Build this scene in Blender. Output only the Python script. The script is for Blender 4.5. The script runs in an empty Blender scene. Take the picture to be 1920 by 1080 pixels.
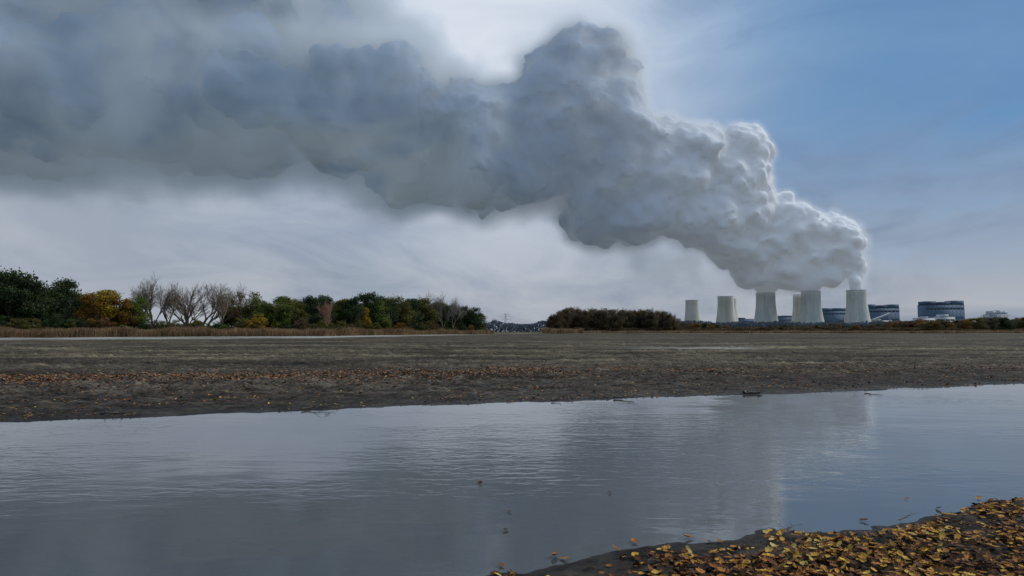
import bpy, math, random, time
import numpy as np
from mathutils import Vector, Matrix
random.seed(7); np.random.seed(7)
rng = np.random.default_rng(11)
scene = bpy.context.scene
COL = scene.collection
EYE = 1.6
PITCH = math.atan(82/1280)
cs, sn = math.cos(PITCH), math.sin(PITCH)

def sight(u, v, d):
    a=(u-960)/1280; b=(540-v)/1280
    dy=cs-b*sn; dz=sn+b*cs
    return (a/dy*d, d, EYE+dz/dy*d)
def ground_at(u, v, z=0.0):
    a=(u-960)/1280; b=(540-v)/1280
    dy=cs-b*sn; dz=sn+b*cs
    t=(z-EYE)/dz
    return (a*t, dy*t, z)

# ---------------------------------------------------------------- helpers
def link(o, parent=None):
    COL.objects.link(o)
    if parent is not None: o.parent=parent
    return o
def mesh_np(name, V, F, mat=None, tint=None, smooth=False):
    V=np.asarray(V,dtype=np.float32).reshape(-1,3); F=np.asarray(F,dtype=np.int32)
    k=F.shape[1]; n=F.shape[0]
    me=bpy.data.meshes.new(name)
    me.vertices.add(len(V)); me.vertices.foreach_set("co",V.ravel())
    me.loops.add(n*k); me.loops.foreach_set("vertex_index",F.ravel())
    me.polygons.add(n); me.polygons.foreach_set("loop_start",np.arange(0,n*k,k,dtype=np.int32))
    if smooth: me.polygons.foreach_set("use_smooth",np.ones(n,dtype=bool))
    me.update(calc_edges=True)
    if tint is not None:
        at=me.attributes.new("tint",'FLOAT','FACE'); at.data.foreach_set("value",np.asarray(tint,dtype=np.float32))
    if mat: me.materials.append(mat)
    return me
def obj(name, me, parent=None, loc=(0,0,0), rotz=0, scale=1):
    o=bpy.data.objects.new(name,me); o.location=loc; o.rotation_euler=(0,0,rotz)
    o.scale=(scale,)*3 if not hasattr(scale,'__len__') else scale
    return link(o,parent)
def tag(o,label,cat,group=None,kind=None):
    o["label"]=label; o["category"]=cat
    if group: o["group"]=group
    if kind: o["kind"]=kind
class MB:
    def __init__(s): s.v=[]; s.f=[]
    def box(s,x0,x1,y0,y1,z0,z1):
        b=len(s.v); s.v+=[(x0,y0,z0),(x1,y0,z0),(x1,y1,z0),(x0,y1,z0),(x0,y0,z1),(x1,y0,z1),(x1,y1,z1),(x0,y1,z1)]
        for q in ((0,3,2,1),(4,5,6,7),(0,1,5,4),(1,2,6,5),(2,3,7,6),(3,0,4,7)): s.f.append([b+i for i in q])
    def tube(s,p0,p1,r0,r1,n=4):
        p0=Vector(p0);p1=Vector(p1);d=(p1-p0)
        if d.length<1e-6:return
        d.normalize(); a=d.orthogonal().normalized(); c=d.cross(a); b=len(s.v)
        for p,r in((p0,r0),(p1,r1)):
            for i in range(n):
                t=2*math.pi*i/n; s.v.append(tuple(p+a*math.cos(t)*r+c*math.sin(t)*r))
        for i in range(n):
            j=(i+1)%n; s.f.append([b+i,b+j,b+n+j,b+n+i])
    def mesh(s,name,mat,smooth=False): return mesh_np(name,s.v,s.f,mat,smooth=smooth)

# numpy noise
TAB=rng.random((256,256))
def vn(x,y,o=0):
    xi=np.floor(x).astype(int);yi=np.floor(y).astype(int);fx=x-xi;fy=y-yi
    fx=fx*fx*(3-2*fx);fy=fy*fy*(3-2*fy)
    g=lambda a,b:TAB[(a+o*37)&255,(b+o*91)&255]
    return (g(xi,yi)*(1-fx)+g(xi+1,yi)*fx)*(1-fy)+(g(xi,yi+1)*(1-fx)+g(xi+1,yi+1)*fx)*fy
def fbm(x,y,oct=4,o=0):
    r=0;a=.5;t=0
    for i in range(oct):
        r=r+a*vn(x,y,o+i);t+=a;x=x*2.07+3.1;y=y*2.03+7.7;a*=.5
    return r/t

# ---------------------------------------------------------------- materials
def newmat(name):
    m=bpy.data.materials.new(name); m.use_nodes=True; nt=m.node_tree
    return m,nt,nt.nodes["Principled BSDF"]
def N(nt,t,**kw):
    n=nt.nodes.new(t)
    for k,v in kw.items(): setattr(n,k,v)
    return n
def ramp(nt,stops,fac=None):
    r=N(nt,'ShaderNodeValToRGB'); e=r.color_ramp.elements
    while len(e)<len(stops): e.new(.5)
    for i,(p,c) in enumerate(stops):
        e[i].position=p; e[i].color=(*c,1)
    if fac is not None: nt.links.new(fac,r.inputs[0])
    return r
def mathn(nt,op,a,b=None,c=None,clamp=False):
    n=N(nt,'ShaderNodeMath',operation=op); n.use_clamp=clamp
    for i,x in enumerate((a,b,c)):
        if x is None: continue
        if isinstance(x,(int,float)): n.inputs[i].default_value=x
        else: nt.links.new(x,n.inputs[i])
    return n.outputs[0]
def mr(nt,val,a,b,c,d):
    n=N(nt,'ShaderNodeMapRange'); nt.links.new(val,n.inputs[0])
    for i,x in enumerate((a,b,c,d)): n.inputs[i+1].default_value=x
    return n.outputs[0]
def mixc(nt,fac,a,b,blend='MIX'):
    n=N(nt,'ShaderNodeMix',data_type='RGBA',blend_type=blend)
    for i,x in ((0,fac),(6,a),(7,b)):
        if isinstance(x,(int,float)): n.inputs[i].default_value=x
        elif isinstance(x,tuple): n.inputs[i].default_value=(*x,1)
        else: nt.links.new(x,n.inputs[i])
    return n.outputs[2]
def noise(nt,vec,scale,detail=4,rough=.55,dist=0):
    n=N(nt,'ShaderNodeTexNoise'); n.inputs['Scale'].default_value=scale
    n.inputs['Detail'].default_value=detail; n.inputs['Roughness'].default_value=rough; n.inputs['Distortion'].default_value=dist
    if vec is not None: nt.links.new(vec,n.inputs['Vector'])
    return n.outputs['Fac']
def mapping(nt,vec,scale,rot=(0,0,0)):
    m=N(nt,'ShaderNodeMapping'); m.inputs['Scale'].default_value=scale; m.inputs['Rotation'].default_value=rot
    nt.links.new(vec,m.inputs['Vector']); return m.outputs[0]
def tintmat(name,stops,rough=.6,spec=.3,transl=0.0,extra=None):
    m,nt,b=newmat(name)
    a=N(nt,'ShaderNodeAttribute',attribute_name="tint")
    r=ramp(nt,stops,a.outputs['Fac'])
    c=r.outputs[0]
    if extra:
        g=N(nt,'ShaderNodeNewGeometry'); n=noise(nt,g.outputs['Position'],extra,4,.7)
        c=mixc(nt,1.0,c,ramp(nt,[(.35,(.55,.52,.5)),(.6,(1.2,1.15,1.05))],n).outputs[0],'MULTIPLY')
    nt.links.new(c,b.inputs['Base Color']); b.inputs['Roughness'].default_value=rough
    b.inputs['Specular IOR Level'].default_value=spec
    if transl>0:
        t=N(nt,'ShaderNodeBsdfTranslucent'); nt.links.new(c,t.inputs[0])
        mx=N(nt,'ShaderNodeMixShader'); mx.inputs[0].default_value=transl
        nt.links.new(b.outputs[0],mx.inputs[1]); nt.links.new(t.outputs[0],mx.inputs[2])
        nt.links.new(mx.outputs[0],nt.nodes['Material Output'].inputs[0])
    return m

def flat(name,col,rough=.7,var=.25,scale=.5,stretch=(1,1,1)):
    m,nt,b=newmat(name); g=N(nt,'ShaderNodeTexCoord')
    n=noise(nt,mapping(nt,g.outputs['Object'],stretch),scale,5,.6)
    lo=tuple(c*(1-var) for c in col); hi=tuple(c*(1+var) for c in col)
    nt.links.new(ramp(nt,[(.3,lo),(.7,hi)],n).outputs[0],b.inputs['Base Color']); b.inputs['Roughness'].default_value=rough
    return m

# ground
def ground_material():
    m,nt,b=newmat("mud_and_grass"); g=N(nt,'ShaderNodeNewGeometry'); P=g.outputs['Position']
    sep=N(nt,'ShaderNodeSeparateXYZ'); nt.links.new(P,sep.inputs[0])
    flatP=mapping(nt,P,(1,1,0))
    n1=noise(nt,flatP,1.3,10,.72); n2=noise(nt,mapping(nt,P,(.09,.22,0)),1,10,.78); n3=noise(nt,flatP,7,5,.65); n4=noise(nt,mapping(nt,P,(.02,.09,0)),1,4,.6)
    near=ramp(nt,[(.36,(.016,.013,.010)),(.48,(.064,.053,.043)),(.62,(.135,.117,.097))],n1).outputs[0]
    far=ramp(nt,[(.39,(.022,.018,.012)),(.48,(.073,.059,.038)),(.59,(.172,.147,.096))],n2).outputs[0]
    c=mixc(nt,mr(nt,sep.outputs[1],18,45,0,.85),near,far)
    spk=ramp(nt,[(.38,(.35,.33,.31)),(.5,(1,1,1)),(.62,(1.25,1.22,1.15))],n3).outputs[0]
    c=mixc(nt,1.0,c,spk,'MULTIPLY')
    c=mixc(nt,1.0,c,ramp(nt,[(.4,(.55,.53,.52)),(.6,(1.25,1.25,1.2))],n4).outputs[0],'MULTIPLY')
    hz=ramp(nt,[(.0,(.35,.35,.35)),(.45,(.72,.71,.70)),(1,(1.4,1.38,1.33))],mr(nt,sep.outputs[2],.0,.20,0,1)).outputs[0]  # wet low edge, plus shaded hollows and sunlit tops painted by height
    c=mixc(nt,1.0,c,hz,'MULTIPLY')
    gr=mr(nt,sep.outputs[2],.42,.55,0,1)
    c=mixc(nt,gr,c,ramp(nt,[(.4,(.05,.055,.02)),(.65,(.13,.10,.045))],n1).outputs[0])
    sa=N(nt,'ShaderNodeAttribute',attribute_name="silt")
    c=mixc(nt,sa.outputs['Fac'],c,ramp(nt,[(.4,(.21,.20,.175)),(.6,(.40,.385,.34))],n2).outputs[0])
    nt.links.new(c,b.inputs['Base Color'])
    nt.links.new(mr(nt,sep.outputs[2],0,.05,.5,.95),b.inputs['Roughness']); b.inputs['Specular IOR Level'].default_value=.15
    bp=N(nt,'ShaderNodeBump'); bp.inputs['Distance'].default_value=.06; bp.inputs['Strength'].default_value=1
    hh=mathn(nt,'ADD',mathn(nt,'MULTIPLY',n1,1.5),mathn(nt,'MULTIPLY',n3,.5))
    nt.links.new(hh,bp.inputs['Height']); nt.links.new(bp.outputs[0],b.inputs['Normal'])
    return m
def water_material():
    m,nt,b=newmat("rippled_water"); g=N(nt,'ShaderNodeNewGeometry'); P=g.outputs['Position']
    w1=noise(nt,mapping(nt,P,(.45,1.2,0),(0,0,.4)),1,2,.5,.6)
    w2=noise(nt,mapping(nt,P,(3.0,7.0,0),(0,0,.28)),1,3,.5,.8)
    w3=noise(nt,mapping(nt,P,(.16,.34,0),(0,0,.5)),1,3,.5)
    mask=ramp(nt,[(.42,(.12,)*3),(.58,(1,)*3)],w3).outputs[0]
    h=mathn(nt,'ADD',mathn(nt,'MULTIPLY',w1,.32),mathn(nt,'MULTIPLY',mathn(nt,'MULTIPLY',w2,.30),mask))
    bp=N(nt,'ShaderNodeBump'); bp.inputs['Distance'].default_value=.026; bp.inputs['Strength'].default_value=.75
    nt.links.new(h,bp.inputs['Height']); nt.links.new(bp.outputs[0],b.inputs['Normal'])
    b.inputs['Base Color'].default_value=(.066,.068,.064,1); b.inputs['Roughness'].default_value=.03; b.inputs['IOR'].default_value=1.75
    b.inputs['Specular IOR Level'].default_value=.6
    return m
M_ground=ground_material(); M_water=water_material()
M_leaf=tintmat("fallen_leaf_colours",[(0,(.035,.020,.013)),(.22,(.11,.048,.02)),(.46,(.26,.105,.03)),(.66,(.39,.19,.045)),(.86,(.56,.35,.055)),(1,(.50,.38,.14))],.75,.12,.0,22)
M_red=tintmat("dry_leaf_colours",[(0,(.05,.03,.022)),(.4,(.17,.075,.042)),(.8,(.32,.155,.075)),(1,(.42,.24,.10))],.8,.1)
M_bark=flat("bark",(.085,.072,.058),.9,.4,1.5,(1,1,.3))
M_twig=flat("bare_twigs",(.17,.13,.085),.9,.3,1)
M_twig_far=flat("bare_twigs_hazy",(.19,.165,.135),.9,.3,1)  # distance haze mixed into the twig colour
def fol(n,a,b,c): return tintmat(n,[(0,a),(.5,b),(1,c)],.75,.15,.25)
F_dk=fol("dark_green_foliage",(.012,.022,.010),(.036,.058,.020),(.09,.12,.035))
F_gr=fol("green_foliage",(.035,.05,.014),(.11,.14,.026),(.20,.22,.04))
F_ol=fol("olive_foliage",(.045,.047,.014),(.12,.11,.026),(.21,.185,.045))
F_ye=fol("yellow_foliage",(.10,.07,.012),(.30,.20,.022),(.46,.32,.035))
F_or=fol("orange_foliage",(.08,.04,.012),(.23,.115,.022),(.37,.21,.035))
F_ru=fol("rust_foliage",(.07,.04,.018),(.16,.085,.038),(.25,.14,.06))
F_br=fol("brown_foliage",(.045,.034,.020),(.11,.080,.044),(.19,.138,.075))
F_bl=fol("hazy_foliage",(.07,.09,.12),(.09,.115,.145),(.12,.145,.17))  # blue aerial haze tinted into the leaf colour
M_reed=tintmat("dry_reed",[(0,(.12,.075,.04)),(.5,(.30,.19,.10)),(1,(.45,.32,.17))],.8,.2,.2)

# ---------------------------------------------------------------- terrain
FS=np.array([(-200,-55),(-30,5),(-9.2,12.35),(-5,13.56),(0,15.57),(6,17.5),(15.8,21.1),(40,31),(200,95)])
NS=np.array([(-200,-70),(-10,1.0),(-3,3.3),(0,4.6),(1.335,5.14),(2.83,5.77),(4.97,6.74),(12,9.6),(40,20),(200,82)])
BT=np.array([(-1.5,150),(-.75,182),(-.28,235),(-.19,300),(-.05,430),(0,530),(.1,600),(.5,620),(1.5,640)])
def bankdist(x,y):
    t=x/np.maximum(y,1); return np.interp(t,BT[:,0],BT[:,1])
def near_edge(x,y):
    return (np.interp(x,NS[:,0],NS[:,1])-y)*.93+(fbm(x*1.6,y*1.6,4,13)-.5)*.75
def height(x,y):
    wob=(fbm(x*.9,y*.9,4,3)-.5)*.9
    sf=(y-np.interp(x,FS[:,0],FS[:,1]))*.93+wob
    sn_=near_edge(x,y)
    lump=(fbm(x*2.3,y*2.3,5,9)-.5)
    clod=np.clip(fbm(x*5.5,y*5.5,3,29)-.55,0,1)
    ridge=(fbm(x*.35,y*.8,4,17)-.5)
    furrow=(fbm(x*.12,y*1.1,3,57)-.5)
    k=np.clip(sf/6,0,1)*np.interp(y,[0,60,120],[1,1,.45])
    hf=.075*(1-np.exp(-np.maximum(sf,0)/1.3))+k*(lump*.20+ridge*.13+furrow*.18+clod*.24)+lump*.04*(sf>0)+.02*np.clip(sf/20,0,1)
    hf=np.minimum(np.maximum(hf,.004),.38)
    hn=.10*(1-np.exp(-np.maximum(sn_,0)/.6))+.05*np.clip(sn_/3,0,1)+lump*.07*np.clip(sn_*3,0,1)+clod*.08*np.clip(sn_*3,0,1)
    under=-.25*np.clip(np.minimum(-sf,-sn_)/1.0,0,1)-.002
    h=np.where(sf>0,hf,np.where(sn_>0,hn,under))
    B=bankdist(x,y); q=y/B+(fbm(x*.03,y*.03,3,5)-.5)*.05
    h=np.where((y>60)&(q>.72),.06+lump*.05,h)
    h=np.where((y>60)&(q>=.99),.1+.7*np.clip((q-1)/.03,0,1)+ridge*.3,h)
    return h
def silt(x,y):
    B=bankdist(x,y); q=y/B; t=x/np.maximum(y,1); n=fbm(x*.05,y*.05,4,66)
    s=np.clip((q-.66-.25*(n-.5))/.08,0,1)*np.clip((1.0-q)/.02,0,1)*np.clip((-.02-t)/.1,0,1)*np.clip((n-.25)*6,0,1)
    s=np.maximum(s,.55*np.clip((q-.80)/.08,0,1)*np.clip((1.0-q)/.02,0,1)*np.clip((n-.42)*6,0,1))
    s2=np.exp(-((x-17)/5)**2-((y-62)/3.5)**2)*np.clip(fbm(x*.5,y*.5,3,71)*2,0,1)
    return np.clip(np.maximum(s,s2),0,.9)*(y>30)
ys=np.concatenate([np.linspace(-30,2.6,30),np.exp(np.linspace(math.log(2.8),math.log(70),760)),np.exp(np.linspace(math.log(71),math.log(9000),230))])
ts=np.linspace(-1,1,880)
Y,T=np.meshgrid(ys,ts,indexing='ij'); X=T*(np.maximum(Y,0)*1.05+9)
H=height(X,Y)
V=np.stack([X,Y,H],-1).reshape(-1,3); nr,nc=len(ys),len(ts)
i=np.arange(nr-1)[:,None]*nc+np.arange(nc-1)[None,:]
F=np.stack([i,i+1,i+nc+1,i+nc],-1).reshape(-1,4)
gm=mesh_np("ground",V,F,M_ground,smooth=True)
sat=gm.attributes.new("silt",'FLOAT','POINT'); sat.data.foreach_set("value",silt(X,Y).ravel().astype(np.float32))
g=obj("ground",gm); tag(g,"dark brown mudflat and leafy bank of a drained lake","ground",kind="structure")
w=obj("water",mesh_np("water",[(-4000,-60,0),(4000,-60,0),(4000,5000,0),(-4000,5000,0)],[(0,1,2,3)],M_water)); tag(w,"still grey water with light ripples beside the mud","water",kind="structure")

# ---------------------------------------------------------------- leaves
def leaf_template(widths,curl=.25,fold=.25):
    n=len(widths)-1; v=[];f=[]
    for k,wd in enumerate(widths):
        t=k/n-.5; z=curl*(t*t)*1.2
        v+=[(-wd,t,z+fold*wd),(0,t,z),(wd,t+.03,z+fold*wd)]
    for k in range(n):
        b=3*k; f+=[(b,b+1,b+4,b+3),(b+1,b+2,b+5,b+4)]
    return np.array(v),np.array(f)
LT=[leaf_template([.015,.20,.13,.30,.18,.36,.2,.26,.02],.25,.22),leaf_template([.01,.12,.22,.30,.31,.27,.17,.02],.35,.35),
    leaf_template([.01,.32,.22,.48,.26,.34,.14,.02],.35,.3),leaf_template([.01,.10,.17,.22,.2,.13,.01],.6,.5)]
def scatter(name,temps,pos,size,yaw,tilt,tint,mat):
    Vs=[];Fs=[];Ts=[];off=0; which=rng.integers(0,len(temps),len(pos))
    for k,(tv,tf) in enumerate(temps):
        s=which==k; n=s.sum()
        if n==0: continue
        c,s_=np.cos(yaw[s]),np.sin(yaw[s]); ph=rng.random(n)*6.283; a=tilt[s]
        ax=np.stack([np.cos(ph),np.sin(ph),np.zeros(n)],-1)
        p=tv[None]*size[s][:,None,None]
        q=np.stack([p[...,0]*c[:,None]-p[...,1]*s_[:,None],p[...,0]*s_[:,None]+p[...,1]*c[:,None],p[...,2]],-1)
        ca,sa=np.cos(a)[:,None,None],np.sin(a)[:,None,None]; A=np.broadcast_to(ax[:,None,:],q.shape)
        q=q*ca+np.cross(A,q)*sa+A*(A*q).sum(-1,keepdims=True)*(1-ca)
        q=q+pos[s][:,None,:]
        Vs.append(q.reshape(-1,3)); m=len(tv)
        Fs.append((tf[None]+(np.arange(n)*m)[:,None,None]+off).reshape(-1,4)); off+=n*m
        Ts.append(np.repeat(tint[s],len(tf)))
    return mesh_np(name,np.concatenate(Vs),np.concatenate(Fs),mat,np.concatenate(Ts))
n=160000
x=rng.uniform(-3,11,n); y=rng.uniform(.8,10.5,n)
sd=near_edge(x,y)
edge=.10+.8*(fbm(x*2.2,y*2.2,3,21)-.42)
keep=(sd>.02)&(sd>edge)&((sd>edge+.4)|(rng.random(n)<.25))&(rng.random(n)<np.clip((fbm(x*3.1,y*3.1,3,77)-.2)*4,.3,1))
x=x[keep];y=y[keep]; n=len(x)
lift=rng.uniform(.003,.042,n)
z=np.maximum(height(x,y),0)+lift*np.clip(1.5*(sd[keep]),.15,1)
pos=np.stack([x,y,z],-1)
me=scatter("leaf_litter",LT,pos,rng.uniform(.026,.072,n),rng.random(n)*6.28,np.abs(rng.normal(0,.42,n)),np.clip(-.03+rng.beta(1.2,1.15,n)+(fbm(x*2,y*2,2,5)-.5)*.6-.35*(lift<.012),0,1),M_leaf)
o=obj("leaf_litter",me); tag(o,"thick litter of yellow and brown autumn leaves on the bank","fallen leaves",kind="stuff")
def flat_leaves(n,ylo,yhi,dens,sz,tl,name,label,mat):
    yy=np.exp(rng.uniform(math.log(ylo),math.log(yhi),n)); xx=rng.uniform(-1,1,n)*(yy*.95+4)
    sd=(yy-np.interp(xx,FS[:,0],FS[:,1]))
    k=(sd>.05)&(rng.random(n)<dens(xx,yy,sd)); xx=xx[k];yy=yy[k];m=len(xx)
    hh=height(xx,yy)+.012
    me=scatter(name,LT[:2],np.stack([xx,yy,hh],-1),rng.uniform(sz*.6,sz*1.3,m),rng.random(m)*6.28,np.abs(rng.normal(0,.35,m)),np.clip(rng.normal(tl,.25,m),0,1),mat)
    o=obj(name,me); tag(o,label,"fallen leaves",kind="stuff")
band=lambda X_,Y_,S:np.clip(np.exp(-((Y_-(25.5+X_*.22))/2.4)**2)*np.clip(1.0-X_/28,.15,1.4)*np.clip((fbm(X_*.35,Y_*.9,3,31)-.28)*4.5,0,1),0,1)
flat_leaves(240000,17,42,band,.078,.65,"fallen_leaves_band","drift line of reddish brown leaves on the mud",M_red)
shore=lambda X_,Y_,S:np.clip(np.exp(-S/3.4)*.8*np.clip((fbm(X_*.6,Y_*.8,3,41)-.30)*3.2,0,1),0,1)
flat_leaves(48000,6,34,shore,.06,.55,"fallen_leaves_shore","scattered yellow leaves on the wet mud beside the water",M_leaf)
thin=lambda X_,Y_,S:np.full_like(X_,.6)*np.clip((fbm(X_*.2,Y_*.5,3,51)-.35)*3,0,1)
flat_leaves(34000,15,80,thin,.08,.25,"fallen_leaves_sparse","sparse brown leaves and scraps over the mudflat",M_red)

lv=[(900,908,.09,.05,.2),(1143,925,.05,.1,.3),(948,995,.06,.1,.2),(955,960,.055,.35,.1),(1700,937,.06,.5,.2),(1190,1018,.09,.5,.15),(1155,1036,.08,.5,.6),(1040,1044,.11,.45,.15),(1058,1050,.08,.62,.2),
(1835,936,.08,.6,.2),(940,1062,.06,.35,.1),(1290,1010,.10,.55,.25),(1330,1020,.09,.4,.2),(1478,996,.07,.3,.5),(1250,1038,.08,.7,.2),(1350,1024,.08,.5,.2),(1870,940,.09,.75,.2),(1760,955,.08,.6,.3),(1620,978,.08,.2,.2)]
for k,(u,v,s,ti,tl) in enumerate(lv):
    p=ground_at(u,v); tv,tf=LT[k%4]
    nm="fallen_leaf"; me=mesh_np(nm,tv*s,tf,M_leaf,np.full(len(tf),ti))
    zz=max(0,float(height(np.array([p[0]]),np.array([p[1]]))[0]))
    o=obj(nm,me,None,(p[0],p[1],zz+.006+.3*s*math.sin(tl)*.9)); o.rotation_euler=(tl*.9,0,k*1.3)
    tag(o,"curled brown leaf floating on the grey water" if ti<.45 else "yellow brown leaf lying at the edge of the water","leaf",group="leaves floating at the water's edge")
def stick(u,v,L,r,yaw,label,tw=5,z0=.04):
    p=ground_at(u,v); mb=MB(); rr=random.Random(int(u)); pts=[Vector((-L/2,0,0))]
    for k in range(6): pts.append(pts[-1]+Vector((L/6,rr.uniform(-.06,.06)*L,rr.uniform(-.02,.03)*L)))
    for k in range(6): mb.tube(pts[k],pts[k+1],r*(1-.12*k),r*(1-.12*(k+1)),6)
    for k in range(tw):
        b=pts[rr.randint(1,5)]; e=b+Vector((rr.uniform(-.2,.3)*L,rr.uniform(-.3,.3)*L,rr.uniform(.03,.18)*L)); mb.tube(b,e,r*.5,r*.15,4)
    o=obj("driftwood_branch",mb.mesh("driftwood_branch",M_bark),None,(p[0],p[1],z0),yaw); tag(o,label,"branch",group="branches washed up on the mud")
stick(600,768,.75,.018,.5,"forked bare branch lying at the water's edge",6)
stick(1412,739,.5,.05,.1,"dark lump of driftwood on the muddy shore",4)
stick(1170,748,.5,.025,-.3,"short dark stick on the muddy shore",3)
stick(1640,735,.6,.02,.2,"thin bare stick on the muddy shore",3)
stick(1045,752,.45,.018,.9,"thin bare twig on the muddy shore",3)
stick(215,778,.5,.02,.2,"thin bare twig on the muddy shore",4)
for (u,v) in ((1240,1062),(1490,1010),(1700,985)):
    stick(u,v,.3,.005,.7,"thin dark twig among the leaves on the bank",3,.07)

# ---------------------------------------------------------------- trees
def branch_tree(seed,Hh,spread,levels,kids,stems=1,up=.35,r0=.28,rmin=.016):
    rr=random.Random(seed); tr=MB(); tw=MB(); tips=[]
    def grow(p,d,L,r,lv):
        mb=tr if lv<2 else tw
        nseg=3 if lv<3 else 2; pts=[p]
        for s in range(nseg):
            d=(d+Vector((rr.gauss(0,.13),rr.gauss(0,.13),rr.gauss(0,.06)+up*.12))).normalized()
            q=pts[-1]+d*L/nseg; mb.tube(pts[-1],q,max(r*(1-.35*s/nseg),rmin*1.1),max(r*(1-.35*(s+1)/nseg),rmin),5 if lv<2 else 3); pts.append(q)
        if lv>=levels: tips.append((pts[-1],lv)); return
        if lv>=2: tips.append((pts[-1],lv))
        for k in range(kids if lv<4 else max(2,kids-1)):
            f=rr.uniform(.35,1); idx=min(int(f*nseg),nseg-1); b=pts[idx].lerp(pts[idx+1],f*nseg-idx)
            ax=Vector((rr.gauss(0,1),rr.gauss(0,1),rr.gauss(0,.35))).normalized()
            nd=(d+ax*spread*rr.uniform(.7,1.3)).normalized()
            if nd.z<-.1: nd.z=abs(nd.z)
            grow(b,nd,L*rr.uniform(.52,.78),r*.52,lv+1)
        grow(pts[-1],(d+Vector((rr.gauss(0,.2),rr.gauss(0,.2),.1))).normalized(),L*.72,r*.6,lv+1)
    for s in range(stems):
        a=6.28*s/stems+rr.random(); ln=.5 if stems>1 else .06
        grow(Vector((.3*math.cos(a),.3*math.sin(a),-.3)) if stems>1 else Vector((0,0,-.3)),Vector((ln*math.cos(a),ln*math.sin(a),1)).normalized(),Hh*.34,r0,0)
    return tr,tw,tips
def normalise(arrs,Hh):
    mz=max(a[:,2].max() for a in arrs); return [a*(Hh/mz) for a in arrs]
def make_bare(seed,spread,stems,up,levels=6,kids=3,rmin=.012):
    tr,tw,tips=branch_tree(seed,10,spread,levels,kids,stems,up,.24,rmin)
    a,b=normalise([np.array(tr.v),np.array(tw.v)],10.0)
    return mesh_np("trunk",a,tr.f,M_bark), mesh_np("crown",b,tw.f,M_twig)
def make_leafy(seed,nleaf,wide=1.0,low=.25,leaf=.16):
    r=np.random.default_rng(seed)
    tr,tw,tips=branch_tree(seed,10,.75,3,3,1,.3,.2)
    v=np.array(tr.v+tw.v); f=tr.f+[[i+len(tr.v) for i in q] for q in tw.f]
    s=8.6/v[:,2].max(); v*=s
    nc=46; cz=low*10+ (8.9-low*10)*r.beta(1.2,1.1,nc); rel=(cz-low*10)/(9-low*10)
    prof=np.sqrt(np.clip(1-((rel-.42)/.62)**2,.02,1))
    ang=r.random(nc)*6.28; rad=2.9*wide*prof*np.sqrt(r.random(nc))
    C=np.stack([rad*np.cos(ang),rad*np.sin(ang),cz],-1); R=r.uniform(.7,1.6,nc)*(.65+.35*prof)
    tipv=np.array([tuple(t[0]) for t in tips])*s
    pick=tipv[r.integers(0,len(tipv),8)]; pick=pick[(pick[:,2]<8.4)&(np.hypot(pick[:,0],pick[:,1])<3*wide)]
    C=np.concatenate([C,pick]); R=np.concatenate([R,r.uniform(.5,.9,len(pick))]); nc=len(C)
    w=R**2.0; w/=w.sum(); ci=r.choice(nc,nleaf,p=w)
    d=r.normal(size=(nleaf,3)); d/=np.linalg.norm(d,axis=1)[:,None]; rd=r.random(nleaf)**.5*(1+.25*r.normal(size=nleaf)*(r.random(nleaf)<.3))
    P=C[ci]+d*(R[ci]*rd)[:,None]*np.array([1.05,1.05,.8])
    P[:,2]=np.clip(P[:,2],.3,10)
    ctint=r.random(nc)
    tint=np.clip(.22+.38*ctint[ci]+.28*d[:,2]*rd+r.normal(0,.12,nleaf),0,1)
    sz=leaf*r.uniform(.6,1.4,nleaf)
    a=r.normal(size=(nleaf,3)); a/=np.linalg.norm(a,axis=1)[:,None]; b=np.cross(a,r.normal(size=(nleaf,3))); b/=np.linalg.norm(b,axis=1)[:,None]
    a*=sz[:,None];b*=(sz*.7)[:,None]
    V=np.stack([P-a,P-b*.8,P+a,P+b],1).reshape(-1,3); Fq=np.arange(nleaf*4).reshape(-1,4)
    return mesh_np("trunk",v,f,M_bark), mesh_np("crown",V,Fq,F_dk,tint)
LEAFY=[make_leafy(s,9000,wd,lo,.14) for s,wd,lo in ((1,.9,.16),(2,1.1,.12),(3,.75,.22),(4,1.0,.1),(5,.85,.14))]
SPARSE=[make_leafy(s,3600,wd,lo,.12) for s,wd,lo in ((11,.9,.25),(12,1.1,.2),(13,.75,.3))]
SHRUB=[make_leafy(s,4500,wd,.02,.2) for s,wd in ((21,1.7),(22,2.1),(23,1.5))]
BARE=[make_bare(31,.68,1,.3,6,3,.007),make_bare(32,.6,2,.15,5,3,.009),make_bare(33,.62,3,.1,6,2,.009),make_bare(34,.66,1,.4,6,3,.007)]
def tree(kind,var,u,top,d,mat,label,cat="tree",group="trees along the far shore",wid=1.0,name="tree",h=None,z0=.4):
    x=(u-960)/1280*d
    if h is None: h=max(sight(u,top,d)[2]-z0,1.5)
    tr,cr=kind[var%len(kind)]
    e=bpy.data.objects.new(name,None); e.empty_display_size=.5; link(e); e.location=(x,d,z0)
    e.rotation_euler=(0,0,random.random()*6.28); e.scale=(h/10*wid,h/10*wid,h/10)
    tag(e,label,cat,group)
    for nm,me,mt in (("trunk",tr,M_bark if kind is not BARE else M_twig),("crown",cr,mat)):
        o=bpy.data.objects.new(nm,me); link(o,e)
        if mt is not None:
            o.material_slots[0].link='OBJECT'; o.material_slots[0].material=mt
def bd(u): return float(np.interp((u-960)/1280,BT[:,0],BT[:,1]))
TW=M_twig
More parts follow.
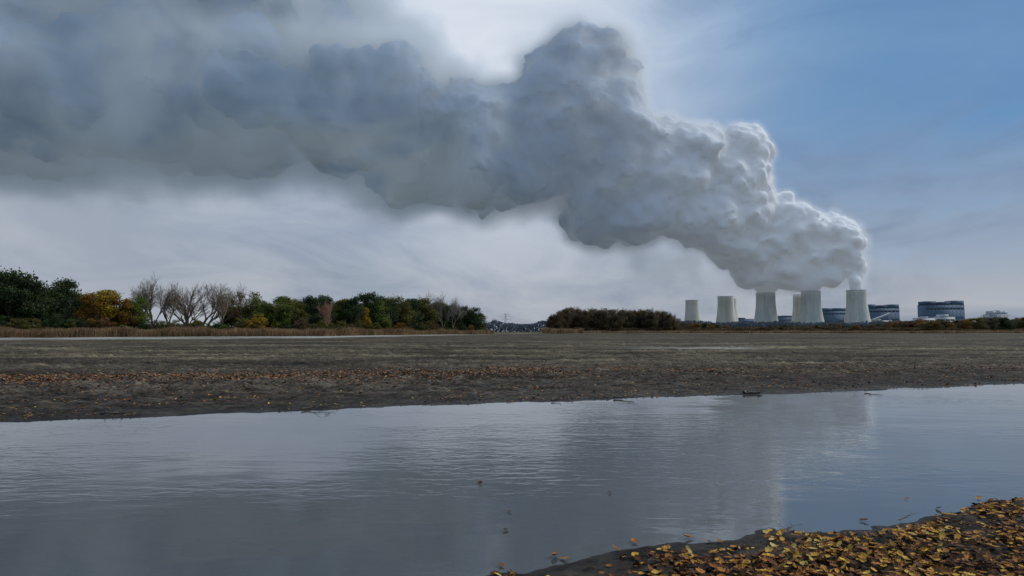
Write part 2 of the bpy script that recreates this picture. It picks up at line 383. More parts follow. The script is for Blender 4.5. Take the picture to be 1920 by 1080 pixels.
L_=[( -110,488,'l',F_dk,1.2),(-60,491,'l',F_dk,1.2),(-15,498,'l',F_dk,1.3),(22,498,'l',F_dk,1.2),(52,505,'l',F_dk,1.0),(85,530,'l',F_dk,1.1),(126,516,'l',F_dk,1.0),(108,541,'l',F_dk,1.1),(148,544,'l',F_ol,.9),
(172,543,'l',F_or,1.0),(203,536,'l',F_ye,1.2),(232,553,'l',F_or,1.1),(256,550,'l',F_gr,.9),(290,508,'b0',TW,.9),(272,528,'b3',TW,.9),(322,524,'b3',TW,.9),(350,524,'b1',TW,1.0),(378,524,'b2',TW,1.1),(412,532,'b3',TW,1.0),
(460,526,'b0',TW,.95),(440,543,'s',F_ru,1.0),(472,541,'s',F_ol,1.0),(425,570,'l',F_ol,.9),(488,552,'l',F_gr,1.0),(483,586,'h',F_ye,1.0),(528,549,'l',F_gr,1.1),(508,566,'l',F_ol,.9),(552,556,'l',F_ol,1.1),(580,549,'l',F_dk,1.1),(604,548,'l',F_dk,1.1),
(610,558,'b3',flat("reddish_twigs",(.30,.15,.10),.9,.3,1),.8),(640,556,'l',F_ol,1.1),(660,552,'l',F_dk,1.1),(690,541,'l',F_dk,1.1),(685,572,'l',F_ye,.7),(710,560,'l',F_gr,1.0),(720,549,'l',F_dk,1.1),(748,551,'l',F_ol,1.2),(740,570,'l',F_br,.9),(772,554,'l',F_dk,1.1),(795,555,'l',F_ol,1.2),
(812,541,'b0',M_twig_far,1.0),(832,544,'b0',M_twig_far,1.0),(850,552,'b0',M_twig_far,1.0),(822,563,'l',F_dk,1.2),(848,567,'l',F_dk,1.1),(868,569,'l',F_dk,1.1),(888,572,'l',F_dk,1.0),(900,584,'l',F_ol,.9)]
desc={F_dk.name:"dense dark green broadleaf tree on the shore",F_gr.name:"light green tree in a shoreline wood",F_ol.name:"olive brown autumn tree in the shoreline wood",F_ye.name:"yellow autumn tree above the reeds",F_or.name:"orange autumn tree above the reeds",F_ru.name:"thin rusty autumn tree on the shore",F_br.name:"brown autumn tree on the far shore"}
for (u,top,k,mt,wd) in L_:
    front=mt in (F_ye,F_or,F_gr)
    d=bd(u)*(random.uniform(1.03,1.05) if front else random.uniform(1.06,1.14))
    kind={'l':LEAFY,'s':SPARSE,'h':SHRUB,'b':BARE}[k[0]]
    if k[0]=='h': d=bd(u)*1.01
    var=int(k[1]) if len(k)>1 else random.randint(0,9)
    lab=desc.get(mt.name,"bare spreading tree with fine leafless branches") if k[0]!='b' else ("small leafless reddish tree on the shore" if 'red' in mt.name else "bare spreading tree with fine leafless branches")
    if k[0]=='b' and 'red' in mt.name: d=bd(u)*1.02
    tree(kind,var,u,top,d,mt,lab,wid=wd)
for u in range(-120,905,15):
    d=bd(u)*random.uniform(1.02,1.06); mt=random.choice([F_dk,F_ol,F_br,F_ol,F_gr,F_ru,F_or]) if u>150 else random.choice([F_dk,F_dk,F_ol])
    tree(SHRUB,random.randint(0,5),u+random.uniform(-6,6),0,d,mt,"low tangled shrub behind the shoreline reeds","shrub","shrubs along the far shore",name="shrub",h=random.uniform(4,6) if 265<u<440 else random.uniform(4,7))
for u in range(-120,900,20):
    d=bd(u)*random.uniform(1.16,1.22)
    if 255<u<440: continue
    topb=float(np.interp(u,[-120,140,160,250,440,560,700,800,860,900],[520,548,566,570,570,562,556,560,571,588]))+random.uniform(-5,8)
    tree(LEAFY,random.randint(0,9),u,topb,d,random.choice([F_dk,F_ol,F_ol,F_br,F_ru]),"dark tree deeper in the shoreline wood",wid=1.3)
mw=[(1032,588),(1045,579),(1058,574),(1070,571),(1082,575),(1094,578),(1104,574),(1116,578),(1126,575),(1136,578),(1148,576),(1158,579),(1168,576),(1180,578),(1190,577),(1202,579),(1212,576),(1222,579),(1232,580),(1242,580),(1252,585),(1262,594)]
for k,(u,top) in enumerate(mw):
    d=bd(u)*random.uniform(1.02,1.08)
    tree(LEAFY,k,u,top+2,d,random.choice([F_br,F_br,F_ru,F_br,F_ol]),"brown autumn tree in a low wood",wid=.95)
    tree(SPARSE,k+1,u+6,top,d*1.05,F_br,"brown autumn tree in a low wood",wid=1.0)
    if k%2==0 or u>1180: tree(BARE,0 if k%4 else 3,u+5,top-2,d*1.01,M_twig,"leafless tree in a low wood",wid=1.0)
    tree(SHRUB,k,u+3,0,d*.995,random.choice([F_br,F_br,F_ol]),"brown shrub at the foot of the wood","shrub","shrubs along the far shore",name="shrub",h=random.uniform(7,10))
u=1268
while u<2040:
    topv=float(np.interp(u,[1268,1340,1410,1540,1640,1700,1780,1840,1890,1950,2040],[602,606,611,607,605,598,598,591,595,592,590]))+random.uniform(-2,3)
    d=bd(u)*random.uniform(1.03,1.2)
    kd=random.choice([LEAFY,SPARSE,SHRUB,LEAFY])
    tree(kd,random.randint(0,9),u,topv,d,random.choice([F_br,F_ru,F_br,F_or,F_ol,F_dk]),"low brown autumn tree before the power station",wid=1.4,group="low trees before the power station")
    u+=random.uniform(6,11)
for u,t in ((1845,588),(1862,592),(1905,592)): tree(BARE,0,u,t,690,M_twig,"leafless tree before the power station",wid=1.1,group="low trees before the power station")

def thicket(name,label,u0,u1,d,h0,h1,mat,n,sz,dep,seed):
    r=np.random.default_rng(seed); uu=r.uniform(u0,u1,n); dd=(d if not callable(d) else d(uu))+r.uniform(0,dep,n)
    xx=(uu-960)/1280*dd; top=h0+(h1-h0)*fbm(xx*.03,xx*0+seed,4,seed)
    zz=.2+top*r.random(n)**.75
    P=np.stack([xx,dd,zz],-1); a=r.normal(size=(n,3)); a/=np.linalg.norm(a,axis=1)[:,None]; b=np.cross(a,r.normal(size=(n,3))); b/=np.linalg.norm(b,axis=1)[:,None]
    s=sz*r.uniform(.5,1.4,n)[:,None]; V=np.stack([P-a*s,P-b*s,P+a*s,P+b*s],1).reshape(-1,3)
    o=obj(name,mesh_np(name,V,np.arange(n*4).reshape(-1,4),mat,np.clip(.3+.5*fbm(xx*.1,zz*.3,3,2)+r.normal(0,.12,n),0,1))); tag(o,label,"wood",kind="stuff")
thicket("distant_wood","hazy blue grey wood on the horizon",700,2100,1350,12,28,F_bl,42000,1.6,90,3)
thicket("undergrowth","dark tangled undergrowth along the wooded shore",-150,905,lambda uu:np.interp((uu-960)/1280,BT[:,0],BT[:,1])*1.08,2,5,F_dk,60000,.35,8,5)
thicket("undergrowth","brown undergrowth along the far shore",1025,2100,lambda uu:np.interp((uu-960)/1280,BT[:,0],BT[:,1])*1.03,2,7,F_br,50000,.5,14,6)
def reeds(label,u0,u1,fd,h,n,seed):
    r=np.random.default_rng(seed); uu=r.uniform(u0,u1,n); q=r.uniform(.985,1.02,n)
    B=np.interp((uu-960)/1280,BT[:,0],BT[:,1]); dd=B*q*fd; xx=(uu-960)/1280*dd
    hh=h*(.45+.9*fbm(xx*.15,dd*.2,3,seed))*r.uniform(.6,1.15,n)
    z0=np.maximum(height(xx,dd),0); wdt=r.uniform(.02,.06,n)*np.maximum(1,dd/200); lean=r.normal(0,.18,n)*hh; ang=r.random(n)*3.14
    P=np.stack([xx,dd,z0],-1); W=np.stack([np.cos(ang)*wdt,np.sin(ang)*wdt,0*wdt],-1)
    V=np.stack([P-W,P+W,P+W*.8+np.stack([lean*.5,lean*.2,hh*.7],-1),P+np.stack([lean,lean*.3,hh],-1)],1).reshape(-1,3)
    o=obj("reed_bed",mesh_np("reed_bed",V,np.arange(n*4).reshape(-1,4),M_reed,np.clip(fbm(xx*.2,dd*.2,3,8)*.8+r.normal(0,.2,n),0,1))); tag(o,label,"reeds",kind="stuff")
reeds("tan dry reed bed along the wooded shore",-150,610,1.0,2.6,70000,61)
reeds("tan dry reed bed along the wooded shore",600,925,1.0,2.6,30000,62)
reeds("pale dry reeds at the foot of the low wood",1018,1092,.98,4.2,9000,63)
reeds("thin tan reeds along the far shore",1092,2080,1.0,2.6,40000,64)

# ---------------------------------------------------------------- cooling towers
def concrete():
    m,nt,b=newmat("stained_concrete"); tc=N(nt,'ShaderNodeTexCoord'); O=tc.outputs['Object']
    st=noise(nt,mapping(nt,O,(.12,.12,.006)),1,6,.6); pt=noise(nt,O,.03,5,.6)
    c=ramp(nt,[(.3,(.50,.495,.44)),(.5,(.62,.61,.55)),(.7,(.70,.69,.63))],st).outputs[0]
    c=mixc(nt,.6,c,ramp(nt,[(.35,(.74,.74,.74)),(.6,(1,1,1))],pt).outputs[0],'MULTIPLY')
    nt.links.new(c,b.inputs['Base Color']); b.inputs['Roughness'].default_value=.85
    return m
M_con=concrete(); M_cond=flat("dark_concrete",(.30,.30,.29),.9,.2,.1); M_conl=flat("pale_concrete",(.6,.6,.54),.85,.12,.05)
def revolve(prof,n=80):
    V=[];F=[]
    for (r,z) in prof:
        for k in range(n): a=6.28318*k/n; V.append((r*math.cos(a),r*math.sin(a),z))
    for i in range(len(prof)-1):
        for k in range(n):
            j=(k+1)%n; F.append((i*n+k,i*n+j,(i+1)*n+j,(i+1)*n+k))
    return V,F
def tower_meshes():
    prof=[]
    for k in range(25):
        z=9+104*k/24; r=25.4*math.sqrt(1+((z-100)/ 88.0)**2)
        prof.append((min(r,36.5),z))
    inner=[(r-.9,z) for r,z in prof][::-1]
    v,f=revolve(prof+inner+[prof[0]]); shell=mesh_np("shell",v,f,M_con,smooth=True)
    rt=prof[-1][0]; v,f=revolve([(rt+.05,112.2),(rt+.35,112.3),(rt+.35,113.4),(rt-1,113.4),(rt-1,112.9)]); rim=mesh_np("rim",v,f,M_cond)
    rb=prof[0][0]; v,f=revolve([(rb+.1,8.6),(rb+.7,8.7),(rb+.5,11.5),(rb-.2,11.7)]); beam=mesh_np("ring_beam",v,f,M_conl)
    v,f=revolve([(rb+5,0),(rb+5,1.6),(rb+4.4,1.6),(rb+4.4,0)]); basin=mesh_np("basin",v,f,M_cond)
    mb=MB(); n=44
    for k in range(n):
        a=6.28318*k/n
        for s in(-1,1):
            a2=a+s*6.28318/n/2*1.0
            mb.tube(((rb+3)*math.cos(a),(rb+3)*math.sin(a),0),(rb*math.cos(a2),rb*math.sin(a2),9),.55,.5,6)
    cols=mb.mesh("support_columns",M_conl)
    v,f=revolve([(.1,6),(rb-1,6),(rb-1,8),(.1,8)],48); fill=mesh_np("cooling_fill",v,f,M_cond)
    return [("shell",shell),("rim",rim),("ring_beam",beam),("basin",basin),("support_columns",cols),("cooling_fill",fill)]
TM=tower_meshes()
for (uc,d,sx,lab) in ((1298,2440,.93,"pale concrete cooling tower without steam at the end of the row"),(1361,2170,.98,"pale concrete cooling tower beside bare trees"),(1368,2330,.9,"pale concrete cooling tower half hidden behind another"),
   (1436,1985,1.05,"stained concrete cooling tower giving off white steam"),(1504,2060,.98,"concrete cooling tower partly hidden behind its neighbour"),(1521,1905,1.0,"stained concrete cooling tower giving off white steam"),(1607,1852,1.0,"pale concrete cooling tower at the end of the row, steaming")):
    e=bpy.data.objects.new("cooling_tower",None); link(e); e.location=((uc-960)/1280*d,d,.6); e.scale=(sx,sx,1); e.rotation_euler=(0,0,random.random()*6); tag(e,lab,"cooling tower","cooling towers of the power station")
    for nm,me in TM:
        o=obj(nm,me,e)
        if nm=="support_columns": o["kind"]="stuff"

# ---------------------------------------------------------------- plant buildings
M_bh=flat("blue_grey_cladding",(.085,.135,.20),.8,.12,.02); M_bh2=flat("dark_cladding",(.06,.095,.145),.8,.15,.02); M_lt=flat("pale_cladding",(.50,.53,.56),.7,.1,.02); M_band=flat("blue_louvre_band",(.11,.165,.23),.8,.1,.05)
M_win,_nt,_b=newmat("window_glass"); _b.inputs['Base Color'].default_value=(.05,.07,.10,1); _b.inputs['Roughness'].default_value=.5
def building(u0,u1,top,d,label,mats,steps,bands=6,depth=45,name="boiler_house"):
    w=(u1-u0)/1280*d; h=sight(u0,top,d)[2]; x=((u0+u1)/2-960)/1280*d
    e=bpy.data.objects.new(name,None); link(e); e.location=(x,d,.5); tag(e,label,"power station building","buildings of the power station")
    wall,dark,band=mats; hb=h*steps[0]
    mb=MB(); mb.box(-w/2,w/2,0,depth,0,hb)
    n=max(3,int(w/12))
    for k in range(n+1): xx=-w/2+w*k/n; mb.box(xx-.4,xx+.4,-.5,-.003,0,hb-1)
    obj("wall",mb.mesh("wall",wall),e)
    mb=MB(); mb.box(-w/2-.3,w/2+.3,-.7,depth+.6,hb+.003,hb+1.0); obj("roof",mb.mesh("roof",dark),e)
    for (a,b_,t) in steps[1]:
        mb=MB(); mb.box(-w/2+w*a,-w/2+w*b_,.6,depth-4,hb+1.003,h*t)
        obj("penthouse",mb.mesh("penthouse",dark if t<1 else wall),e)
    for k in range(bands):
        zz=hb*(k+.5)/bands; mb=MB()
        for q in range(n):
            xx=-w/2+w*q/n; mb.box(xx+1.2,xx+w/n-1.2,-.15,-.01,zz,zz+hb/bands*.25)
        obj("window",mb.mesh("window",M_win if k%2==0 else band),e)
B1=(M_bh,M_bh2,M_band); B2=(M_lt,M_lt,M_win)
building(1543,1588,578,2300,"blue grey boiler house behind the cooling towers",B1,(.88,[(0,.38,1),(.5,1,1)]),3)
building(1628,1686,571,2250,"tall dark blue boiler house with roof blocks",B1,(.86,[(0,.25,1),(.36,.62,.97),(.72,1,1)]),3)
building(1736,1808,564,2200,"tall dark blue boiler house with stepped roof",B1,(.86,[(0,.28,.98),(.34,.66,.96),(.7,1,1)]),3)
building(1381,1413,596,2500,"low blue industrial hall between cooling towers",B1,(.9,[(0,.5,1)]),2)
building(1457,1488,592,2450,"blue industrial hall between cooling towers",B1,(.9,[(.3,1,1)]),2)
building(1855,1893,582,2100,"pale grey office block with roof plant",B2,(.8,[(.1,.3,.97),(.45,.6,1),(.7,.9,.94)]),5,30,"office_block")
building(1722,1752,594,1980,"pale low workshop hall with flat roof",B2,(.9,[(.3,.6,1)]),2,30,"workshop_hall")
building(1762,1790,590,1990,"small pale annex beside the boiler house",B2,(.85,[(.1,.6,1)]),2,30,"annex_building")
building(1632,1672,599,1900,"pale low turbine hall with flat roof",B2,(.9,[(.2,.5,1)]),2,30,"turbine_hall")
building(1905,1940,598,2000,"small pale industrial shed",B2,(.9,[(.2,.5,1)]),2,30,"industrial_shed")
mb=MB(); d=1890
p0=sight(1636,600,d); p1=sight(1668,588,d); p2=sight(1684,597,d)
mb.tube(p0,p1,3,3,6); obj_=obj("conveyor_gallery",mb.mesh("conveyor_gallery",M_lt))
mb2=MB(); mb2.tube((p1[0],p1[1],.5),p1,1.6,1.6,4); mb2.tube(((p0[0]+p1[0])/2,d,.5),((p0[0]+p1[0])/2,d,(p0[2]+p1[2])/2),1,1,4)
o=obj("support",mb2.mesh("support",M_cond),obj_); tag(obj_,"pale enclosed conveyor gallery rising to the boiler house","conveyor")
M_steel=flat("galvanised_steel",(.22,.24,.27),.5,.1,1)
def pylon(u,d,h):
    mb=MB(); r=.24
    def lev(z): t=z/h; return 4.2*(1-t)**1.3+.7
    zs=[0,7,13,18.5,23,27,30.5,34,37,40]; zs=[z*h/40 for z in zs]
    cn=lambda z:[(s*lev(z),t*lev(z),z) for s,t in((-1,-1),(1,-1),(1,1),(-1,1))]
    for a,b in zip(zs,zs[1:]):
        A,B=cn(a),cn(b)
        for k in range(4):
            mb.tube(A[k],B[k],r,r,4); mb.tube(A[k],B[(k+1)%4],r*.6,r*.6,3); mb.tube(A[(k+1)%4],B[k],r*.6,r*.6,3)
    e=bpy.data.objects.new("electricity_pylon",None); link(e); e.location=((u-960)/1280*d,d,.5); tag(e,"grey lattice steel electricity pylon over distant woods","pylon","pylons of the power line")
    obj("mast",mb.mesh("mast",M_steel),e)
    for z,L in ((.68,9),(.82,12),(.94,8)):
        mb=MB(); zz=z*h
        for s in(-1,1):
            mb.tube((0,0,zz+1.4),(s*L,0,zz),r*.8,r*.5,4); mb.tube((0,0,zz-.6),(s*L,0,zz),r*.8,r*.5,4); mb.tube((s*L,0,zz),(s*L,0,zz-2),r*.6,r*.6,4)
        obj("crossarm",mb.mesh("crossarm",M_steel),e)
    return e.location,h
a=pylon(948,1300,36); b=pylon(927,1650,33); c=pylon(1130,1500,36)
def cable(A,ha,B,hb,lbl):
    mb=MB()
    for z,L in ((.68,9),(.82,12)):
        for s in(-1,1):
            P=Vector(A)+Vector((s*L,0,ha*z-2)); Q=Vector(B)+Vector((s*L,0,hb*z-2)); pr=P
            for k in range(1,15):
                t=k/14; q=P.lerp(Q,t); q.z-=9*4*t*(1-t); mb.tube(pr,q,.08,.08,3); pr=q
    o=obj("power_cable",mb.mesh("power_cable",M_steel)); tag(o,lbl,"power cable","power cables between pylons")
cable(a[0],a[1],c[0],c[1],"thin sagging power cables between pylons"); cable(a[0],a[1],b[0],b[1],"thin sagging power cables between pylons")
for u,v in ((1409,628),):
    p=ground_at(u,v,.1); mb=MB(); mb.tube((0,0,-.1),(0.1,0,1.5),.08,.06,7); o=obj("wooden_post",mb.mesh("wooden_post",M_bark),None,p); tag(o,"weathered wooden post standing in the mud","post")

# ---------------------------------------------------------------- steam plume
PUFF=[(1607,540,16,-98),(1604,522,24,-94),(1596,498,34,-84),(1578,458,42,-60),(1540,430,50,-40),(1540,485,52,-40),(1560,515,32,-60),(1521,528,28,-45),(1521,543,19,-45),(1504,546,14,110),(1498,525,32,40),(1485,405,48,-20),(1462,450,64,0),(1475,500,48,0),(1438,530,28,35),(1436,547,18,35),(1405,505,40,20),(1400,460,56,0),
(1405,400,62,0),(1398,275,44,0),(1352,300,52,30),(1375,345,66,10),(1330,415,80,0),(1345,470,46,0),(1290,300,72,0),(1240,290,68,30),(1270,365,86,0),(1200,385,72,0),(1220,330,84,0),
(1150,290,94,0),(1112,375,80,0),(1125,200,84,0),(1145,115,56,0),(1065,98,62,0),(1100,130,70,0),(1005,112,52,0),(1035,190,84,0),(1050,285,116,0),(985,310,94,0),
(900,285,122,0),(930,230,84,0),(840,255,120,0),(780,250,130,0),(700,230,140,0),(600,195,152,0),(480,180,168,0),(350,165,184,0),(230,150,196,0),(100,145,206,0),(-40,130,220,0),(-190,100,250,0),(560,60,120,60),(430,40,160,60),(300,-10,190,60),(100,-60,230,60),(470,-60,140,60)]
WISP=[(1195,490,42,0),(1250,515,46,20),(1310,535,36,40),(1165,455,40,0),(1290,500,40,0),(1375,540,34,60),(1335,548,26,80),(850,150,70,100),(760,90,90,150),(660,40,110,150),(1480,540,36,0),(1565,540,26,-50),(1420,540,34,20),(600,340,50,0),(250,335,60,0)]
Y0=1950
def vd(ng,pos,u,v,r,dy):
    d=Y0+dy; c=sight(u,v,d)
    vm=N(ng,'ShaderNodeVectorMath',operation='DISTANCE'); ng.links.new(pos,vm.inputs[0]); vm.inputs[1].default_value=c
    return mathn(ng,'SUBTRACT',r/1280*d,vm.outputs['Value'])
def plume_field(ng,fine=True):
    pos=ng.nodes.new('GeometryNodeInputPosition').outputs[0]
    sepn=N(ng,'ShaderNodeSeparateXYZ'); ng.links.new(pos,sepn.inputs[0]); PX=sepn.outputs[0]; PZ=sepn.outputs[2]
    cur=None
    for p in PUFF:
        f=vd(ng,pos,*p)
        cur=f if cur is None else mathn(ng,'SMOOTH_MAX',cur,f,16.0)
    nz=noise(ng,pos,1/240,5,.56,.3)
    def vor(scale):
        n=N(ng,'ShaderNodeTexVoronoi',feature='F1'); n.inputs['Scale'].default_value=scale; n.inputs['Detail'].default_value=0
        nn_=N(ng,'ShaderNodeTexNoise'); nn_.inputs['Scale'].default_value=scale*.7; nn_.inputs['Detail'].default_value=1; ng.links.new(pos,nn_.inputs['Vector'])
        ma=N(ng,'ShaderNodeVectorMath',operation='MULTIPLY_ADD'); ng.links.new(nn_.outputs['Color'],ma.inputs[0]); ma.inputs[1].default_value=(.9/scale,)*3; ng.links.new(pos,ma.inputs[2])
        ng.links.new(ma.outputs[0],n.inputs['Vector']); d=n.outputs['Distance']
        return mathn(ng,'SUBTRACT',.32,mathn(ng,'MULTIPLY',d,d))
    low=mr(ng,PZ,115,300,.3,1)
    add=lambda a,b:mathn(ng,'ADD',a,b); mul=lambda a,b:mathn(ng,'MULTIPLY',a,b)
    det=mul(mathn(ng,'SUBTRACT',nz,.46),mr(ng,PX,-200,1000,330,90))
    det=add(det,mul(vor(1/100),mr(ng,PX,-400,700,24,52)))
    det=add(det,mul(vor(1/43),mr(ng,PX,-300,700,4,27)))
    if fine: det=add(det,mul(vor(1/19),mr(ng,PX,0,700,0,11)))
    return add(cur,mul(det,low)),PX,pos
def gn(name):
    ng=bpy.data.node_groups.new(name,'GeometryNodeTree')
    ng.interface.new_socket("Geometry",in_out='INPUT',socket_type='NodeSocketGeometry'); ng.interface.new_socket("Geometry",in_out='OUTPUT',socket_type='NodeSocketGeometry')
    ng.nodes.new('NodeGroupInput'); return ng,ng.nodes.new('NodeGroupOutput')
def vcube(ng,den,vox,mn,mx):
    vc=ng.nodes.new('GeometryNodeVolumeCube'); ng.links.new(den,vc.inputs['Density'])
    vc.inputs['Min'].default_value=mn; vc.inputs['Max'].default_value=mx
    for k,nm in enumerate(('Resolution X','Resolution Y','Resolution Z')): vc.inputs[nm].default_value=int((mx[k]-mn[k])/vox)
    return vc.outputs[0]
# dense steam surface
m,nt,b=newmat("dense_steam"); b.inputs['Roughness'].default_value=1; b.inputs['Specular IOR Level'].default_value=0
g_=N(nt,'ShaderNodeNewGeometry'); P=g_.outputs['Position']; sx_=N(nt,'ShaderNodeSeparateXYZ'); nt.links.new(P,sx_.inputs[0])
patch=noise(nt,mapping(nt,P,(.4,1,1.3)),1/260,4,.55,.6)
thick=ramp(nt,[(.38,(.34,.48,.66)),(.55,(.50,.63,.79)),(.68,(.72,.79,.86))],patch).outputs[0]  # slate shade of the plume core painted into the steam colour
underlit=mathn(nt,'MULTIPLY',mr(nt,sx_.outputs[2],480,640,1,0),mr(nt,patch,.38,.54,0,1))
thick=mixc(nt,underlit,thick,(.98,.94,.83))  # cream skylight on the underside painted into the colour
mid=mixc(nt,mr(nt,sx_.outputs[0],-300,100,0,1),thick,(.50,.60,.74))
sc=mixc(nt,mr(nt,sx_.outputs[0],120,680,0,1),mid,(.97,.975,.99))  # painted from shaded slate to a bright lit crest on the right
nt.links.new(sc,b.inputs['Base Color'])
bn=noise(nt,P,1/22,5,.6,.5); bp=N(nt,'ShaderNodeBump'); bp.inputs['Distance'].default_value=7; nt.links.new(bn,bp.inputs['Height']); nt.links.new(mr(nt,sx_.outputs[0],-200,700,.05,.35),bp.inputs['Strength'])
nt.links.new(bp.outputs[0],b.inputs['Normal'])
tl=N(nt,'ShaderNodeBsdfTranslucent'); nt.links.new(sc,tl.inputs[0])
mxs=N(nt,'ShaderNodeMixShader'); mxs.inputs[0].default_value=.2; nt.links.new(b.outputs[0],mxs.inputs[1]); nt.links.new(tl.outputs[0],mxs.inputs[2]); nt.links.new(mxs.outputs[0],nt.nodes['Material Output'].inputs[0])
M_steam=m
VV=[];FF=[];off=0
for (mn,mx,vox) in (((-250,1560,106),(1045,2340,1130),6.0),((-1780,1530,200),(-244,2360,1300),13)):
    ng,go=gn("plume_surface"); fld,PX,pos=plume_field(ng)
    e_=mr(ng,PX,-600,650,62,9)
    den=mathn(ng,'ADD',mathn(ng,'DIVIDE',mathn(ng,'SUBTRACT',fld,e_),vox*4.5),.5,clamp=True)
    vm_=ng.nodes.new('GeometryNodeVolumeToMesh'); ng.links.new(vcube(ng,den,vox,mn,mx),vm_.inputs['Volume']); vm_.inputs['Threshold'].default_value=.5
    ng.links.new(vm_.outputs[0],go.inputs[0])
    tm=bpy.data.meshes.new("tmp"); to=obj("tmp",tm); md=to.modifiers.new("surface",'NODES'); md.node_group=ng
    dg=bpy.context.evaluated_depsgraph_get(); ev=to.evaluated_get(dg); me=ev.to_mesh()
    nv=len(me.vertices); co=np.empty(nv*3,dtype=np.float32); me.vertices.foreach_get("co",co)
    nl=len(me.loops); li=np.empty(nl,dtype=np.int32); me.loops.foreach_get("vertex_index",li)
    npo=len(me.polygons); lt=np.empty(npo,dtype=np.int32); me.polygons.foreach_get("loop_total",lt); ls=np.empty(npo,dtype=np.int32); me.polygons.foreach_get("loop_start",ls)
    q=ls[lt==4]; quads=np.stack([li[q],li[q+1],li[q+2],li[q+3]],-1)
    lab=np.arange(nv)
    for it in range(80):
        mnq=lab[quads].min(1); new=lab.copy()
        for c_ in range(4): np.minimum.at(new,quads[:,c_],mnq)
        new=new[new]; new=new[new]
        if (new==lab).all(): break
        lab=new
    cnt=np.bincount(lab,minlength=nv); keepq=cnt[lab[quads[:,0]]]>2000
    VV.append(co.reshape(-1,3).copy()); FF.append(quads[keepq]+off); off+=nv
    ev.to_mesh_clear(); bpy.data.objects.remove(to,do_unlink=True)
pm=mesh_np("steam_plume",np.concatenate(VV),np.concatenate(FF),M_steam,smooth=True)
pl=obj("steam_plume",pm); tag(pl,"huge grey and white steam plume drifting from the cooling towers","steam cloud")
# thin vapour around it
mv=bpy.data.materials.new("thin_vapour"); mv.use_nodes=True; nt=mv.node_tree; nt.nodes.clear()
out=N(nt,'ShaderNodeOutputMaterial'); pv=N(nt,'ShaderNodeVolumePrincipled'); nt.links.new(pv.outputs[0],out.inputs['Volume'])
pv.inputs['Color'].default_value=(.90,.95,1,1); pv.inputs['Density'].default_value=1.0; pv.inputs['Anisotropy'].default_value=.2
g_=N(nt,'ShaderNodeNewGeometry'); sx_=N(nt,'ShaderNodeSeparateXYZ'); nt.links.new(g_.outputs['Position'],sx_.inputs[0])
at=N(nt,'ShaderNodeAttribute',attribute_name="density"); nt.links.new(mathn(nt,'MULTIPLY',at.outputs['Fac'],mr(nt,sx_.outputs[0],250,850,.14,.22)),pv.inputs['Emission Strength'])  # glow added to the vapour in place of multiple scattering
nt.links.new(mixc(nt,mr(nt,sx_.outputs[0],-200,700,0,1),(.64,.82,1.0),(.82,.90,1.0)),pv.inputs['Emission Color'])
mv.cycles.volume_step_rate=2.4
ng,go=gn("plume_vapour"); fld,PX,pos=plume_field(ng,True)
soft=mathn(ng,'DIVIDE',mathn(ng,'ADD',fld,mr(ng,PX,-500,700,60,12)),mr(ng,PX,-500,700,130,36),clamp=True)
den=mathn(ng,'MULTIPLY',mathn(ng,'MULTIPLY',soft,soft),mr(ng,PX,-400,650,.022,.05))
wf=None
for p in WISP:
    f=vd(ng,pos,*p); wf=f if wf is None else mathn(ng,'SMOOTH_MAX',wf,f,20.0)
wn=noise(ng,pos,1/90,4,.6,.8)
wf=mathn(ng,'DIVIDE',mathn(ng,'ADD',wf,mathn(ng,'MULTIPLY',mathn(ng,'SUBTRACT',wn,.50),190.0)),60.0,clamp=True)
den=mathn(ng,'MAXIMUM',den,mathn(ng,'MULTIPLY',wf,.0095))
sm=ng.nodes.new('GeometryNodeSetMaterial'); sm.inputs['Material'].default_value=mv; ng.links.new(vcube(ng,den,11.5,(-1780,1530,112),(1060,2360,1300)),sm.inputs[0]); ng.links.new(sm.outputs[0],go.inputs[0])
vol=bpy.data.volumes.new("thin_vapour"); vol.materials.append(mv); vo=bpy.data.objects.new("thin_vapour",vol); link(vo,pl)
md=vo.modifiers.new("density",'NODES'); md.node_group=ng

# ---------------------------------------------------------------- sky & light
W=bpy.data.worlds.new("World"); scene.world=W; W.use_nodes=True; nt=W.node_tree; nt.nodes.clear()
out=N(nt,'ShaderNodeOutputWorld'); tc=N(nt,'ShaderNodeTexCoord'); D=tc.outputs['Generated']
sky=N(nt,'ShaderNodeTexSky',sky_type='NISHITA'); sky.sun_disc=False
SD=Vector((.71,.20,.66)).normalized()
sky.sun_elevation=math.asin(SD.z); sky.sun_rotation=math.atan2(SD.x,SD.y); sky.air_density=1.0; sky.dust_density=0.2; sky.ozone_density=3
bg1=N(nt,'ShaderNodeBackground'); nt.links.new(sky.outputs[0],bg1.inputs[0]); bg1.inputs[1].default_value=.07
sp=N(nt,'ShaderNodeSeparateXYZ'); nt.links.new(D,sp.inputs[0])
nn=noise(nt,mapping(nt,D,(1.6,1.6,5)),1.3,6,.55,.5)
n2=noise(nt,mapping(nt,D,(2.2,2.2,6.5)),1.9,6,.56,.7)
zz=mathn(nt,'ADD',sp.outputs[2],mathn(nt,'MULTIPLY',mathn(nt,'SUBTRACT',nn,.5),.20))
base=ramp(nt,[(0,(.34,.375,.44)),(.08,(.335,.385,.46)),(.16,(.32,.38,.48)),(.26,(.26,.35,.50)),(.42,(.18,.32,.53)),(.8,(.38,.49,.63))],zz).outputs[0]
base=mixc(nt,.85,base,ramp(nt,[(.36,(.68,.74,.82)),(.5,(1,1,1)),(.64,(1.30,1.23,1.14))],n2).outputs[0],'MULTIPLY')
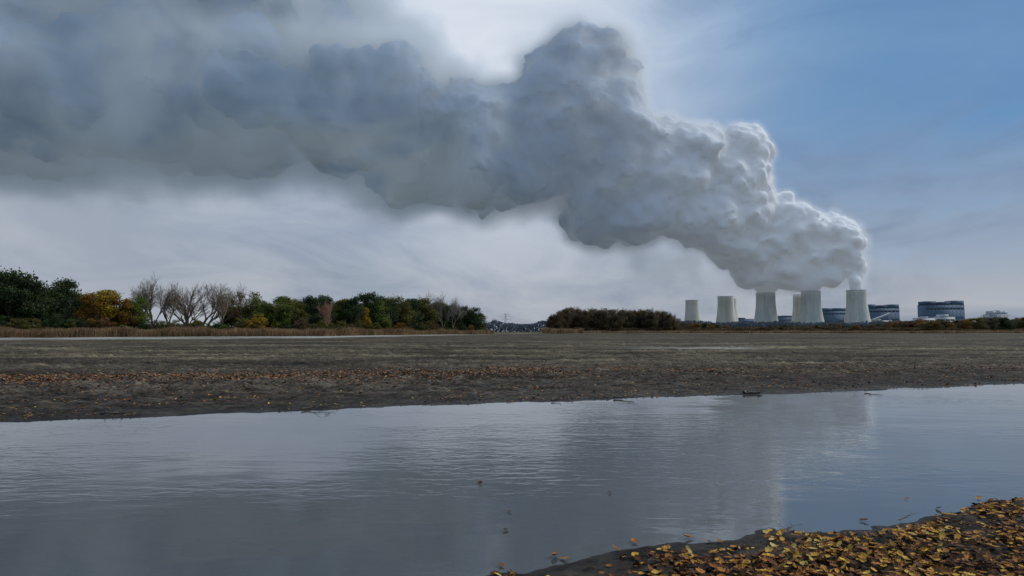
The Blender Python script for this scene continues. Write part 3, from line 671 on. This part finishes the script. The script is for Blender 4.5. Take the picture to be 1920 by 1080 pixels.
def lobe(u,v,p):
    c=Vector(sight(u,v,1000))-Vector((0,0,EYE)); c.normalize()
    vm=N(nt,'ShaderNodeVectorMath',operation='DOT_PRODUCT'); nt.links.new(D,vm.inputs[0]); vm.inputs[1].default_value=c
    return mathn(nt,'POWER',mathn(nt,'MAXIMUM',vm.outputs['Value'],0),p)
elev=mathn(nt,'ADD',sp.outputs[2],mathn(nt,'MULTIPLY',mathn(nt,'SUBTRACT',n2,.5),.25))
up_=mr(nt,elev,.07,.24,0,1)
blue=mathn(nt,'MULTIPLY',mathn(nt,'MULTIPLY',lobe(1850,260,16),up_),mathn(nt,'MULTIPLY',mathn(nt,'SUBTRACT',mathn(nt,'ADD',mathn(nt,'MULTIPLY',nn,.6),mathn(nt,'MULTIPLY',n2,.4)),.2),2.8),clamp=True)
base=mixc(nt,blue,base,(.11,.27,.51))
lowl=mathn(nt,'MULTIPLY',lobe(60,400,30),.55,clamp=True)
base=mixc(nt,lowl,base,(.43,.47,.53))
gl=lobe(930,60,30)
glow=mathn(nt,'MULTIPLY',gl,mathn(nt,'ADD',.42,mathn(nt,'MULTIPLY',n2,.95)),clamp=True)
base=mixc(nt,glow,base,(.72,.77,.85))
bg2=N(nt,'ShaderNodeBackground'); nt.links.new(base,bg2.inputs[0]); bg2.inputs[1].default_value=1.0
gap=mathn(nt,'MULTIPLY',mathn(nt,'MULTIPLY',lobe(1820,200,30),up_),.2,clamp=True)
mx_=N(nt,'ShaderNodeMixShader'); nt.links.new(gap,mx_.inputs[0]); nt.links.new(bg2.outputs[0],mx_.inputs[1]); nt.links.new(bg1.outputs[0],mx_.inputs[2])
nt.links.new(mx_.outputs[0],out.inputs[0])
sl=bpy.data.lights.new("sun",'SUN'); sl.energy=2.4; sl.angle=math.radians(22); sl.color=(1,.98,.95)
so=bpy.data.objects.new("sun",sl); link(so); so.rotation_euler=(-SD).to_track_quat('-Z','Y').to_euler(); so.location=(0,0,50)

cam=bpy.data.cameras.new("camera"); co=bpy.data.objects.new("camera",cam); link(co); cam.lens=24; cam.sensor_width=36; cam.clip_end=20000; cam.clip_start=.1
co.location=(0,0,EYE); co.rotation_euler=(math.pi/2+PITCH,0,0); scene.camera=co
scene.view_settings.view_transform='Standard'; scene.view_settings.look='None'; scene.view_settings.exposure=0
